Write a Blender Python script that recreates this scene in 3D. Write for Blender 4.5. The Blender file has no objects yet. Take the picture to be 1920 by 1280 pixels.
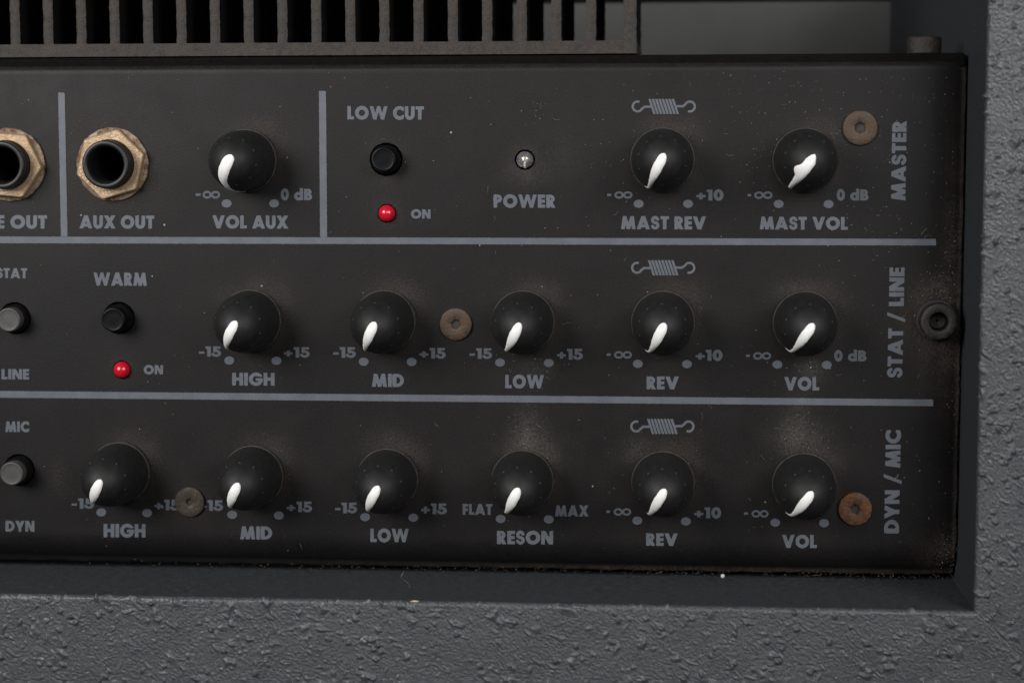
import bpy, bmesh, math, random
import numpy as np
from mathutils import Vector, Matrix, geometry

random.seed(7)
RNG = np.random.default_rng(7)
SC = bpy.context.scene
COL = SC.collection
S = 0.127e-3          # metres per drawing unit

# ------------------------------------------------------------------ camera
# panel frame: X right, Y down, H towards the viewer; world = (X, -H, -Y) * S
RW = np.array([0.10220, 0.08460, 0.00210])
TV = np.array([22.68, 39.067, 3562.418])
FPX = 3603.17

def _rot(w):
    a = np.linalg.norm(w); k = w / a
    K = np.array([[0, -k[2], k[1]], [k[2], 0, -k[0]], [-k[1], k[0], 0]])
    return np.eye(3) + math.sin(a) * K + (1 - math.cos(a)) * K @ K
RM = _rot(RW)
CAMC = -RM.T @ TV      # (x, y down, z away)

def W(x, y, h):
    return Vector((x * S, -h * S, -y * S))

def at(px, py, h=0.0):
    d = RM.T @ np.array([(px - 960) / FPX, (py - 640) / FPX, 1.0])
    k = (-h - CAMC[2]) / d[2]
    p = CAMC + k * d
    return float(p[0]), float(p[1])

cam = bpy.data.cameras.new('camera')
cam_o = bpy.data.objects.new('camera', cam); COL.objects.link(cam_o)
def _cw(v): return Vector((v[0], v[2], -v[1]))
r_, d_, f_ = (_cw(RM.T @ np.array(v)) for v in ((1., 0, 0), (0, 1., 0), (0, 0, 1.)))
M = Matrix.Identity(4)
for i in range(3):
    M[i][0] = r_[i]; M[i][1] = -d_[i]; M[i][2] = -f_[i]
M.translation = _cw(CAMC) * S
cam_o.matrix_world = M
cam.sensor_width = 36; cam.lens = 36 * FPX / 1920
cam.clip_start = 0.01; cam.clip_end = 20
cam.dof.use_dof = True; cam.dof.focus_distance = 3475 * S; cam.dof.aperture_fstop = 17
SC.camera = cam_o

# ------------------------------------------------------------------ light
world = bpy.data.worlds.new('World'); SC.world = world; world.use_nodes = True
bg = world.node_tree.nodes['Background']
bg.inputs[0].default_value = (1, 0.98, 0.98, 1); bg.inputs[1].default_value = 0.03

def softbox(name, loc, target, sx, sy, power, col, spread=180):
    l = bpy.data.lights.new(name, 'AREA'); l.shape = 'RECTANGLE'
    l.size = sx; l.size_y = sy; l.energy = power; l.color = col; l.spread = math.radians(spread)
    o = bpy.data.objects.new(name, l); COL.objects.link(o)
    o.location = loc
    o.rotation_euler = (Vector(target) - Vector(loc)).to_track_quat('-Z', 'Y').to_euler()
    return o
softbox('softbox_lamp', (-0.36, -0.44, 0.24), (-0.09, 0, 0.07), 0.30, 0.32, 0.74, (1, 0.98, 0.97), 75)
softbox('softbox_lamp', (0.40, -0.44, 0.24), (0.09, 0, 0.07), 0.30, 0.32, 0.47, (1, 0.985, 0.98), 75)
softbox('softbox_lamp', (0.12, -0.66, 0.27), (0.05, 0, 0.06), 0.2, 0.2, 0.13, (1, 0.99, 0.98), 70)

SC.view_settings.view_transform = 'Standard'
SC.view_settings.look = 'None'
SC.view_settings.exposure = 0
SC.view_settings.gamma = 1
SC.view_settings.use_curve_mapping = False

# ------------------------------------------------------------------ helpers
def link(o, parent=None, loc=None):
    COL.objects.link(o)
    if parent: o.parent = parent
    if loc is not None: o.location = loc
    return o

def tag(o, label=None, cat=None, group=None, kind=None):
    if label: o['label'] = label
    if cat: o['category'] = cat
    if group: o['group'] = group
    if kind: o['kind'] = kind
    return o

def empty(name, org, label, cat, group=None):
    o = bpy.data.objects.new(name, None); o.empty_display_size = 0.01
    link(o, None, W(*org)); return tag(o, label, cat, group)

def mesh(name, verts, faces, mat, smooth=False, recalc=True):
    """verts in panel units relative to the object's origin"""
    v = np.asarray(verts, dtype=float)
    vw = np.stack([v[:, 0], -v[:, 2], -v[:, 1]], 1) * S
    me = bpy.data.meshes.new(name)
    me.from_pydata(vw.tolist(), [], faces)
    if recalc:
        bm = bmesh.new(); bm.from_mesh(me)
        bmesh.ops.recalc_face_normals(bm, faces=bm.faces)
        bm.to_mesh(me); bm.free()
    if smooth:
        for p in me.polygons: p.use_smooth = True
        if recalc: me.set_sharp_from_angle(angle=math.radians(38))
    me.materials.append(mat)
    return me

def obj(name, me, parent=None, org=(0, 0, 0)):
    """org is in panel units relative to the parent's origin"""
    return link(bpy.data.objects.new(name, me), parent, W(*org))

def lathe(profile, n=64, cap0=True, cap1=True, ph=0.0, wob=None):
    V = []; F = []
    for k, (r, h) in enumerate(profile):
        for i in range(n):
            a = ph + 2 * math.pi * i / n
            rr = r if wob is None else r + wob(a, k)
            V.append((rr * math.cos(a), rr * math.sin(a), h))
    for k in range(len(profile) - 1):
        for i in range(n):
            j = (i + 1) % n
            F.append((k * n + i, k * n + j, (k + 1) * n + j, (k + 1) * n + i))
    if cap0: F.append(tuple(range(n)))
    if cap1: F.append(tuple((len(profile) - 1) * n + i for i in range(n)))
    return V, F

def merge(*parts):
    V = []; F = []
    for v, f in parts:
        b = len(V); V += list(v); F += [tuple(b + i for i in q) for q in f]
    return V, F

def boxm(x0, x1, y0, y1, h0, h1):
    V = [(x, y, h) for x in (x0, x1) for y in (y0, y1) for h in (h0, h1)]
    F = [(0, 1, 3, 2), (4, 5, 7, 6), (0, 1, 5, 4), (2, 3, 7, 6), (0, 2, 6, 4), (1, 3, 7, 5)]
    return V, F

def bevel(me, w, seg=2):
    bm = bmesh.new(); bm.from_mesh(me)
    es = [e for e in bm.edges if len(e.link_faces) == 2 and e.calc_face_angle() > 0.5]
    bmesh.ops.bevel(bm, geom=es, offset=w * S, segments=seg, affect='EDGES', profile=0.5)
    bm.to_mesh(me); bm.free()
    return me

# numpy gradient noise
_perm = RNG.permutation(4096)
_ga = RNG.uniform(0, 2 * math.pi, 4096)
def pn(x, y, seed=0):
    x = np.asarray(x, float); y = np.asarray(y, float)
    xi = np.floor(x).astype(int); yi = np.floor(y).astype(int)
    xf = x - xi; yf = y - yi
    def g(ix, iy, fx, fy):
        a = _ga[_perm[(_perm[(ix + seed * 131) & 4095] + iy) & 4095]]
        return np.cos(a) * fx + np.sin(a) * fy
    u = xf ** 3 * (xf * (xf * 6 - 15) + 10); v = yf ** 3 * (yf * (yf * 6 - 15) + 10)
    a = g(xi, yi, xf, yf); b = g(xi + 1, yi, xf - 1, yf)
    c = g(xi, yi + 1, xf, yf - 1); d = g(xi + 1, yi + 1, xf - 1, yf - 1)
    return ((a + u * (b - a)) * (1 - v) + (c + u * (d - c)) * v) * 1.5
def fbm(x, y, oct=4, seed=0):
    t = 0; a = 1
    for k in range(oct):
        t = t + a * pn(x * 2 ** k, y * 2 ** k, seed + k); a *= 0.5
    return t

# ------------------------------------------------------------------ materials
class N:
    def __init__(s, name):
        s.m = bpy.data.materials.new(name); s.m.use_nodes = True
        s.t = s.m.node_tree; s.b = s.t.nodes['Principled BSDF']
        tc = s.n('ShaderNodeTexCoord'); mp = s.n('ShaderNodeMapping')
        mp.inputs['Scale'].default_value = (1 / S,) * 3
        s.l(tc.outputs['Object'], mp.inputs[0]); s.co = mp.outputs[0]
    def n(s, t): return s.t.nodes.new(t)
    def l(s, a, b): s.t.links.new(a, b)
    def set(s, **k):
        for a, v in k.items():
            i = s.b.inputs[a.replace('_', ' ')]
            if hasattr(v, 'links'): s.l(v, i)
            elif isinstance(v, tuple): i.default_value = (*v, 1) if len(v) == 3 else v
            else: i.default_value = v
        return s
    def noise(s, size, detail=3, rough=0.55, dist=0.0, co=None):
        k = s.n('ShaderNodeTexNoise'); k.inputs['Scale'].default_value = 1 / size
        k.inputs['Detail'].default_value = detail; k.inputs['Roughness'].default_value = rough
        k.inputs['Distortion'].default_value = dist
        s.l(co or s.co, k.inputs['Vector']); return k.outputs[0]
    def voro(s, size, out='Distance', rnd=1.0):
        k = s.n('ShaderNodeTexVoronoi'); k.inputs['Scale'].default_value = 1 / size
        k.inputs['Randomness'].default_value = rnd
        s.l(s.co, k.inputs['Vector']); return k.outputs[out]
    def ramp(s, v, a, b, lo=0.0, hi=1.0):
        k = s.n('ShaderNodeMapRange'); k.inputs[1].default_value = a; k.inputs[2].default_value = b
        k.inputs[3].default_value = lo; k.inputs[4].default_value = hi
        s.l(v, k.inputs[0]); return k.outputs[0]
    def math(s, op, a, b=None):
        k = s.n('ShaderNodeMath'); k.operation = op
        for i, v in enumerate((a, b)):
            if v is None: continue
            if hasattr(v, 'links'): s.l(v, k.inputs[i])
            else: k.inputs[i].default_value = v
        return k.outputs[0]
    def mix(s, f, a, b):
        k = s.n('ShaderNodeMix'); k.data_type = 'RGBA'
        for i, v in ((0, f), (6, a), (7, b)):
            if hasattr(v, 'links'): s.l(v, k.inputs[i])
            elif isinstance(v, tuple): k.inputs[i].default_value = (*v, 1)
            else: k.inputs[i].default_value = v
        return k.outputs[2]
    def attr(s, name):
        k = s.n('ShaderNodeAttribute'); k.attribute_name = name; return k.outputs['Fac']
    def bump(s, v, dist=1.0, strength=1.0, prev=None):
        k = s.n('ShaderNodeBump'); k.inputs['Distance'].default_value = dist * S
        k.inputs['Strength'].default_value = strength
        s.l(v, k.inputs['Height'])
        if prev is not None: s.l(prev, k.inputs['Normal'])
        return k.outputs[0]

def mat_panel():
    k = N('powder_coated_panel')
    base = k.mix(k.ramp(k.noise(160, 4), 0.35, 0.7), (0.0050, 0.0044, 0.0044), (0.0074, 0.0065, 0.0064))
    base = k.mix(k.ramp(k.noise(3.2, 2), 0.5, 0.75, 0, 0.5), base, (0.020, 0.0192, 0.019))
    d = k.attr('dust'); b = k.attr('grime')
    grain = k.ramp(k.noise(4.5, 4, 0.7), 0.32, 0.72)
    cloud = k.ramp(k.noise(38, 4, 0.6), 0.25, 0.7, 0.25, 1.0)
    f = k.math('MINIMUM', k.math('MULTIPLY', k.math('MULTIPLY', d, cloud), k.math('MULTIPLY', grain, 0.85)), 0.9)
    c = k.mix(f, base, (0.15, 0.135, 0.115))
    f2 = k.math('MINIMUM', k.math('MULTIPLY', k.math('MULTIPLY', b, cloud), k.math('MULTIPLY', grain, 1.3)), 0.85)
    c = k.mix(f2, c, (0.07, 0.052, 0.04))
    # settled dust specks
    sp = k.voro(26, 'Distance'); col = k.voro(26, 'Color')
    sel = k.ramp(k.noise(90, 2), 0.42, 0.62)
    r = k.ramp(col, 0.25, 0.95, 0.0, 0.075)
    m1 = k.math('LESS_THAN', sp, k.math('MULTIPLY', r, sel))
    c = k.mix(k.math('MULTIPLY', m1, 0.7), c, (0.36, 0.34, 0.31))
    rough = k.ramp(k.noise(60, 3), 0.3, 0.7, 0.46, 0.55)
    rough = k.math('ADD', rough, k.math('MULTIPLY', k.math('MAXIMUM', f, f2), 0.4))
    h = k.bump(k.noise(3.6, 3, 0.6), 0.35, 0.5)
    h = k.bump(k.math('MULTIPLY', grain, k.math('MAXIMUM', d, b)), 2.0, 0.5, h)
    k.set(Base_Color=c, Roughness=rough, Normal=h, Specular_IOR_Level=0.24)
    return k.m

def mat_print():
    k = N('screen_printed_ink')
    c = k.mix(k.ramp(k.noise(30, 4), 0.3, 0.7), (0.080, 0.091, 0.107), (0.103, 0.114, 0.130))
    wear = k.ramp(k.noise(5, 4, 0.7), 0.62, 0.74)
    c = k.mix(k.math('MULTIPLY', wear, 0.55), c, (0.04, 0.041, 0.044))
    k.set(Base_Color=c, Roughness=0.5, Normal=k.bump(k.noise(3.6, 3), 0.4, 0.5), Specular_IOR_Level=0.4)
    return k.m

def mat_face():
    k = N('textured_cabinet_paint')
    c = k.mix(k.ramp(k.noise(120, 4), 0.3, 0.7), (0.042, 0.0485, 0.0535), (0.054, 0.061, 0.0665))
    c = k.mix(k.ramp(k.noise(9, 4, 0.65), 0.4, 0.75, 0, 0.35), c, (0.047, 0.055, 0.061))
    bare = k.ramp(k.noise(26, 3, 0.5, 0.6), 0.66, 0.70)
    c = k.mix(k.math('MULTIPLY', bare, 0.6), c, (0.026, 0.034, 0.039))
    sp = k.voro(150, 'Distance'); col = k.voro(150, 'Color')
    m = k.math('LESS_THAN', sp, k.ramp(col, 0.5, 1.0, 0.0, 0.022))
    c = k.mix(k.math('MULTIPLY', m, 0.85), c, (0.55, 0.55, 0.53))
    h = k.bump(k.noise(9, 5, 0.75), 2.6, 0.9)
    h = k.bump(k.noise(4.2, 3, 0.75), 2.2, 1.0, h)
    k.set(Base_Color=c, Roughness=k.ramp(k.noise(25, 3), 0.3, 0.7, 0.26, 0.38), Normal=h, Specular_IOR_Level=0.7, Coat_Weight=0.32, Coat_Roughness=0.22)
    return k.m

def mat_wall():
    k = N('smooth_cabinet_paint')
    st = k.n('ShaderNodeMapping'); st.inputs['Scale'].default_value = (0.35, 1, 1)
    k.l(k.co, st.inputs[0])
    g = k.noise(6, 6, 0.75, co=st.outputs[0])
    c = k.mix(k.ramp(g, 0.38, 0.64), (0.012, 0.016, 0.019), (0.056, 0.063, 0.069))
    k.set(Base_Color=c, Roughness=0.55, Normal=k.bump(g, 9.0, 1.0))
    return k.m

def mat_plain(name, c0, c1, size, rough, bump=0.0, bsize=6, metal=0.0, spec=0.5):
    k = N(name)
    c = k.mix(k.ramp(k.noise(size, 4, 0.6), 0.3, 0.7), c0, c1)
    k.set(Base_Color=c, Roughness=rough, Metallic=metal, Specular_IOR_Level=spec)
    if bump: k.set(Normal=k.bump(k.noise(bsize, 4, 0.6), bump, 0.7))
    return k.m

def mat_knob():
    k = N('black_knob_plastic')
    c = k.mix(k.ramp(k.noise(25, 3), 0.35, 0.7), (0.0035, 0.0035, 0.0035), (0.0055, 0.0054, 0.0052))
    sp = k.voro(13, 'Distance'); col = k.voro(13, 'Color')
    m = k.math('LESS_THAN', sp, k.ramp(col, 0.8, 1.0, 0.0, 0.075))
    c = k.mix(k.math('MULTIPLY', m, 0.35), c, (0.22, 0.21, 0.19))
    dusty = k.ramp(k.noise(12, 4, 0.7), 0.55, 0.8, 0, 0.10)
    c = k.mix(dusty, c, (0.12, 0.11, 0.10))
    sx = k.n('ShaderNodeSeparateXYZ'); k.l(k.co, sx.inputs[0])
    hh = k.math('MULTIPLY', sx.outputs[1], -1.0)
    rim = k.math('MULTIPLY', k.ramp(hh, 8.5, 5.5), k.ramp(k.noise(16, 5, 0.7), 0.38, 0.66))
    c = k.mix(k.math('MULTIPLY', rim, 0.26), c, (0.11, 0.085, 0.065))
    k.set(Base_Color=c, Roughness=k.ramp(k.noise(15, 3), 0.3, 0.7, 0.58, 0.68),
          Normal=k.bump(k.noise(2.4, 3), 0.3, 0.5), Specular_IOR_Level=0.52)
    return k.m

def mat_rust(name, a, b, c3, size=7, metal=0.35, rough=0.5, amt=(0.42, 0.62)):
    k = N(name)
    c = k.mix(k.ramp(k.noise(size * 4, 4), 0.35, 0.65), a, b)
    c = k.mix(k.ramp(k.noise(size, 5, 0.7), *amt), c, c3)
    sp = k.ramp(k.noise(2.6, 3), 0.62, 0.72, 0, 0.4)
    c = k.mix(sp, c, tuple(min(.6, 2.2 * q) for q in b))
    k.set(Base_Color=c, Roughness=k.ramp(k.noise(size, 3), 0.3, 0.7, rough - 0.12, rough + 0.15), Metallic=metal,
          Normal=k.bump(k.noise(4, 5, 0.65), 1.6, 0.8))
    return k.m

MP = mat_panel(); MI = mat_print(); MF = mat_face(); MW = mat_wall(); MK = mat_knob()
M_white = mat_plain('white_paint', (0.86, 0.85, 0.825), (0.90, 0.89, 0.87), 9, 0.5, 0.6, 5)
M_black = mat_plain('black_plastic', (0.007, 0.007, 0.008), (0.012, 0.012, 0.013), 20, 0.42, 0.25, 3, spec=0.4)
M_capb = mat_plain('black_button_plastic', (0.003, 0.0034, 0.004), (0.005, 0.0056, 0.0066), 14, 0.36, 0.2, 3, spec=0.13)
M_grey = mat_plain('grey_button_plastic', (0.042, 0.0405, 0.039), (0.058, 0.055, 0.053), 16, 0.5, 0.3, 3)
M_dark = mat_plain('dark_interior', (0.003, 0.003, 0.003), (0.005, 0.005, 0.005), 30, 1.0, spec=0.1)
M_nut = mat_rust('tarnished_brass_rust', (0.36, 0.255, 0.15), (0.42, 0.31, 0.20), (0.27, 0.15, 0.07), 4.5, 0.35, 0.42, (0.48, 0.7))
M_washer = mat_rust('rusty_washer', (0.20, 0.15, 0.10), (0.27, 0.215, 0.16), (0.10, 0.04, 0.018), 11, 0.25, 0.55)
M_screw = mat_rust('rusty_screw', (0.036, 0.030, 0.025), (0.062, 0.047, 0.034), (0.085, 0.042, 0.02), 10, 0.3, 0.55)
M_screw_o = mat_rust('orange_rust_screw', (0.095, 0.042, 0.018), (0.042, 0.033, 0.026), (0.175, 0.062, 0.014), 9, 0.2, 0.6, (0.46, 0.58))
M_screw_g = mat_rust('grimy_screw', (0.042, 0.032, 0.022), (0.064, 0.049, 0.034), (0.035, 0.024, 0.015), 9, 0.2, 0.6)
M_bolt = mat_rust('dusty_black_bolt', (0.009, 0.0085, 0.008), (0.013, 0.012, 0.011), (0.04, 0.035, 0.03), 8, 0.1, 0.55, (0.5, 0.72))
M_stud = mat_rust('dusty_bolt', (0.015, 0.013, 0.011), (0.025, 0.021, 0.018), (0.055, 0.046, 0.037), 8, 0.1, 0.7, (0.45, 0.7))
M_sink = mat_rust('dusty_cast_heat_sink', (0.011, 0.0095, 0.0082), (0.020, 0.017, 0.0145), (0.065, 0.048, 0.032), 9, 0.1, 0.65, (0.46, 0.72))
M_back = mat_plain('grey_back_board', (0.046, 0.046, 0.045), (0.061, 0.061, 0.060), 140, 0.6, 0.5, 12)
M_lint = mat_plain('pale_lint', (0.42, 0.40, 0.37), (0.55, 0.53, 0.5), 6, 0.9)
M_chip = mat_plain('bare_wood', (0.42, 0.33, 0.2), (0.55, 0.45, 0.3), 6, 0.8)

def mat_led():
    k = N('red_lamp_plastic')
    k.set(Base_Color=(0.50, 0.006, 0.022), Roughness=0.2, Subsurface_Weight=0.35, Subsurface_Scale=6 * S, Coat_Weight=0.3)
    k.b.inputs['Subsurface Radius'].default_value = (1.0, 0.1, 0.1)
    return k.m
M_led = mat_led()
def mat_clear():
    k = N('clear_lamp_plastic')
    k.set(Base_Color=(0.75, 0.76, 0.77), Roughness=0.16, Transmission_Weight=0.9, IOR=1.25)
    return k.m
M_clear = mat_clear()
M_cup = mat_plain('grey_lamp_cup', (0.10, 0.10, 0.10), (0.15, 0.15, 0.145), 6, 0.6)
M_wire = mat_plain('lamp_wire', (0.6, 0.55, 0.45), (0.7, 0.64, 0.52), 6, 0.3, metal=0.8)

# ------------------------------------------------------------------ cabinet
FH = 190.0                                   # front face stands this far ahead of the panel
XW, _ = at(1839, 600, FH)
_, YW = at(1000, 1131, FH)
_, yA = at(0, 1114, FH); _, yB = at(1800, 1139, FH)
BACK = -1315.0

cab = empty('amplifier_cabinet', (XW, YW, 0), 'dark grey amplifier cabinet with rough textured paint framing the black control panel', 'cabinet')
CO = (XW, YW, 0)

def sweep_L(offs, u_b, u_s):
    """rows = profile entries (o, h, nO, nH); columns run along the bottom edge then up the stile"""
    nb, ns = len(u_b), len(u_s)
    P = np.zeros((len(offs), nb + ns, 3)); NO = np.zeros_like(P)
    for i, (o, h, no, nh) in enumerate(offs):
        P[i, :nb, 0] = u_b * 1.0 + 0; P[i, :nb, 1] = o; P[i, :nb, 2] = h
        # shear so that the last column lands on the mitre
        P[i, :nb, 0] = u_b[0] + (u_b - u_b[0]) * ((o - u_b[0]) / (0 - u_b[0]))
        NO[i, :nb] = (0, no, nh)
        P[i, nb:, 0] = o; P[i, nb:, 2] = h
        P[i, nb:, 1] = o + (u_s - u_s[0]) * ((u_s[-1] - o) / (u_s[-1] - u_s[0]))
        NO[i, nb:] = (no, 0, nh)
        NO[i, nb - 1] = NO[i, nb] = (no * .7, no * .7, nh)
    return P, NO

def grid_faces(nr, nc):
    i = np.arange(nr - 1)[:, None] * nc; j = np.arange(nc - 1)[None, :]
    a = (i + j).ravel()
    return np.stack([a, a + 1, a + nc + 1, a + nc], 1).tolist()

ER = 9.0
prof = []
for k in range(7):
    a = k / 6 * math.pi / 2
    prof.append((ER - ER * math.cos(a), FH - ER + ER * math.sin(a), -math.cos(a), math.sin(a)))
o = ER
while o < 190: o += 1.7; prof.append((o, FH, 0, 1))
for o in (200, 220, 250, 290, 330): prof.append((o, FH, 0, 1))
prof += [(333, FH - 1, .7, .7), (334, FH - 4, 1, 0), (334, BACK - 40, 1, 0)]
XL = at(0, 640)[0] - 260
YT = at(1840, 0, FH)[1] - 190
u_b = np.concatenate([np.linspace(XL - XW, at(-25, 1130, FH)[0] - XW, 14)[:-1], np.arange(at(-25, 1130, FH)[0] - XW, 0, 1.8), [0.0]])
u_s = np.concatenate([[0.0], -np.arange(1.8, YW - YT - 170, 1.8), np.linspace(-(YW - YT - 168), -(YW - YT), 10)])
P, NO = sweep_L(prof, u_b, u_s)
gx, gy = P[..., 0] + 5000 + P[..., 2] * .35, P[..., 1] + 5000 + P[..., 2] * .61
wx = gx + 6 * pn(gx / 24, gy / 24, 40); wy = gy + 6 * pn(gx / 24, gy / 24, 41)
disp = 1.0 * pn(gx / 4.3, gy / 4.3, 33) * (0.5 + np.clip(pn(gx / 26, gy / 26, 34) + .5, 0, 1)) + 0.5 * fbm(wx / 7.5, wy / 8.5, 3, 10) + 1.2 * pn(gx / 60, gy / 60, 9) + 0.7 * np.clip(pn(wx / 20, wy / 30, 4) - .1, 0, 1)
pit = np.clip(pn(wx / 26, wy / 22, 6) - 0.42, 0, 1); disp = disp - 0.5 * pit
def splat(disp, gx, gy):
    """lumps, ridges and strings of thick paint left by the roller"""
    fx, fy = gx.ravel(), gy.ravel(); out = np.zeros(fx.size)
    idx = np.argsort(fx); sx = fx[idx]; sy = fy[idx]
    xmin, xmax, ymin, ymax = fx.min(), fx.max(), fy.min(), fy.max()
    area = (xmax - xmin) * (ymax - ymin)
    for _ in range(int(area / 440)):
        cx = RNG.uniform(xmin, xmax); cy = RNG.uniform(ymin, ymax)
        q = RNG.random()
        if q < .72: ra = rb = 1.9 + 2.8 * RNG.random() ** 2; hgt = ra * RNG.uniform(.8, 1.7)
        elif q < .88: ra = RNG.uniform(4, 11); rb = RNG.uniform(1.5, 2.8); hgt = RNG.uniform(1.5, 4.6)
        else: ra = RNG.uniform(5, 10); rb = ra * RNG.uniform(.5, .9); hgt = RNG.uniform(2.5, 5.5)
        th = RNG.normal(1.2, .7); c, sn = math.cos(th), math.sin(th); m = ra * 1.9
        i0, i1 = np.searchsorted(sx, (cx - m, cx + m))
        k = idx[i0:i1][np.abs(sy[i0:i1] - cy) < m]
        if not len(k): continue
        dx, dy = fx[k] - cx, fy[k] - cy
        u = (dx * c + dy * sn) / ra; v = (-dx * sn + dy * c) / rb + .35 * np.sin(u * 2.5 + cx)
        v = np.where(v > 0, v * .75, v * 1.35)          # one side steeper than the other
        rr = u * u + v * v
        out[k] += hgt * np.clip(1 - rr / 2.2, 0, 1) ** 1.9
    return disp + out.reshape(gx.shape)
disp = splat(disp, P[..., 0], P[..., 1])
edge = np.array([1.0 if 1 <= i <= len(prof) - 9 else 0.0 for i in range(len(prof))])[:, None]
edge[0] = 0.3
P = P + NO * (disp * edge)[..., None]
# mild lean of the lower edge: it is not quite parallel to the panel
me = mesh('front_face', P.reshape(-1, 3), grid_faces(*P.shape[:2]), MF, smooth=True, recalc=False)
me.flip_normals()
obj('front_face', me, cab)

# recess walls (smooth side of the opening)
def wallmesh(which):
    if which == 'b':
        n = 60; V = []; F = []
        xs = np.linspace(XL - XW, 0, n)
        for x in xs: V += [(x, 0.6, FH - ER + 1), (x, 0.0, -260)]
    else:
        n = 60; V = []; F = []
        ys = np.linspace(0, YT - YW, n)
        for y in ys: V += [(0.6, y, FH - ER + 1), (0.0, y, BACK)]
    for i in range(n - 1): F.append((2 * i, 2 * i + 1, 2 * i + 3, 2 * i + 2))
    return mesh('recess_wall', V, F, MW, recalc=False)
obj('recess_wall', wallmesh('b'), cab)
obj('recess_wall', wallmesh('s'), cab)
# board at the back and the board above
obj('back_board', mesh('back_board', *boxm(XL - XW, 20, YT - YW - 200, 40, BACK - 30, BACK), M_back), cab)
yt = at(1400, 1, BACK)[1]
obj('top_board', mesh('top_board', *boxm(XL - XW, 0, yt - YW - 60, yt - YW, BACK, BACK + 14), M_dark), cab)

# ------------------------------------------------------------------ heat sink
SH = -60.0
_, ysb = at(600, 104, SH); _, yst = at(600, 80, SH)
x_first = at(27.5, 60, SH)[0]; x_last = at(1108, 60, SH)[0]; x_end0 = at(1168, 60, SH)[0]; x_end1 = at(1194, 60, SH)[0]
pitch = (x_last - x_first) / 17
sink = empty('heat_sink', (x_first, ysb, SH), 'dusty dark cast heat sink with upright fins behind the top edge of the panel', 'heat sink')
xl = x_first - 6 * pitch
def rough_box(x0, x1, y0, y1, h0, h1, amp, step, seed):
    """box whose front face is a fine, slightly uneven grid"""
    xs = np.linspace(x0, x1, max(2, int((x1 - x0) / step))); ys = np.linspace(y0, y1, max(2, int((y1 - y0) / step)))
    X, Y = np.meshgrid(xs, ys)
    dx = amp * pn(Y / 14 + seed * 7.3, X * 0 + seed, 20); 
    H = h1 + amp * fbm(X / 12 + seed * 3.1, Y / 12, 3, 21)
    e = ((X == x0) | (X == x1))
    V = np.stack([X + dx * e, Y, np.where(e, H - 2.5, H)], -1).reshape(-1, 3).tolist()
    F = grid_faces(len(ys), len(xs)); b = len(V); nx, ny = len(xs), len(ys)
    ring = list(range(nx)) + [k * nx + nx - 1 for k in range(1, ny)] + [(ny - 1) * nx + i for i in range(nx - 2, -1, -1)] + [k * nx for k in range(ny - 2, 0, -1)]
    for k in ring: V.append((V[k][0], V[k][1], h0))
    m = len(ring)
    for i in range(m): F.append((ring[i], ring[(i + 1) % m], b + (i + 1) % m, b + i))
    F.append(tuple(b + i for i in range(m)))
    return V, F
obj('base_bar', mesh('base_bar', *rough_box(xl - x_first, x_end1 - x_first, yst - ysb, 0, -470, 0, 1.1, 4, 1), M_sink, True), sink)
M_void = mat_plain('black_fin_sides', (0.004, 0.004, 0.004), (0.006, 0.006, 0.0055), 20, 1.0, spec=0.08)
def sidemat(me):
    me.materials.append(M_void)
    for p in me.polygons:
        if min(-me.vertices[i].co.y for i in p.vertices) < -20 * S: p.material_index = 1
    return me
FINTOP = yst - 330
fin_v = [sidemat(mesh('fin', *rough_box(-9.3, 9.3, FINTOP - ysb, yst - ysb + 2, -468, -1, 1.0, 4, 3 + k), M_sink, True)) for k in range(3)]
for k in range(-6, 18):
    obj('fin', fin_v[k % 3], sink, (k * pitch, 0, 0))
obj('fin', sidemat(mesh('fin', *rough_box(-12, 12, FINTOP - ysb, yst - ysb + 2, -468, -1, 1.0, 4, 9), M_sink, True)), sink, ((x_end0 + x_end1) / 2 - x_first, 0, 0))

# ------------------------------------------------------------------ control panel
PR_, _ = at(1806, 560); _, PT_ = at(1000, 119); _, PB_ = at(1000, 1073)
PAN = (at(960, 640)[0], at(960, 640)[1], 0)
panel = empty('control_panel', PAN, 'black control panel with grey lettering, knobs, sockets and buttons set into the textured cabinet', 'control panel')

KN = [  # px, py of the skirt centre, pointer angle, pointer kind, label
 (461, 301.5, 22, 'blob', 'black knob above VOL AUX with a thick curled white pointer'),
 (1242, 299.8, 27, 'a', 'black knob above MAST REV'),
 (1509, 300.5, 31, 'notch', 'black knob above MAST VOL with a notched white pointer'),
 (469.7, 600.8, 31, 'a', 'black knob above HIGH in the STAT / LINE row'),
 (721, 602, 29, 'b', 'black knob above MID in the STAT / LINE row'),
 (981, 603, 28, 'c', 'black knob above LOW in the STAT / LINE row'),
 (1243, 604, 28, 'b', 'black knob above REV in the STAT / LINE row'),
 (1509, 605, 33, 'a', 'black knob above VOL in the STAT / LINE row'),
 (225, 885, 31, 'c', 'black knob above HIGH in the DYN / MIC row'),
 (474.5, 891.7, 30, 'b', 'black knob above MID in the DYN / MIC row'),
 (726.5, 897.7, 29, 'a', 'black knob above LOW in the DYN / MIC row'),
 (979.7, 900.5, 29, 'b', 'black knob above RESON'),
 (1243, 903, 29, 'a', 'black knob above REV in the DYN / MIC row'),
 (1507, 907, 34, 'a', 'black knob above VOL in the DYN / MIC row')]
BT = [(724, 299, M_capb, 36, 'black push button under LOW CUT'), (223, 596, M_capb, 40, 'black push button under WARM'),
      (28, 596.5, M_grey, 36, 'grey push button between STAT and LINE'), (36, 880.5, M_grey, 44, 'grey push button between MIC and DYN')]
LD = [(725.5, 400, 'red lamp lit beside ON under the LOW CUT button'), (229, 693, 'red lamp beside ON under the WARM button')]
PW = (984, 299.5)

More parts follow.
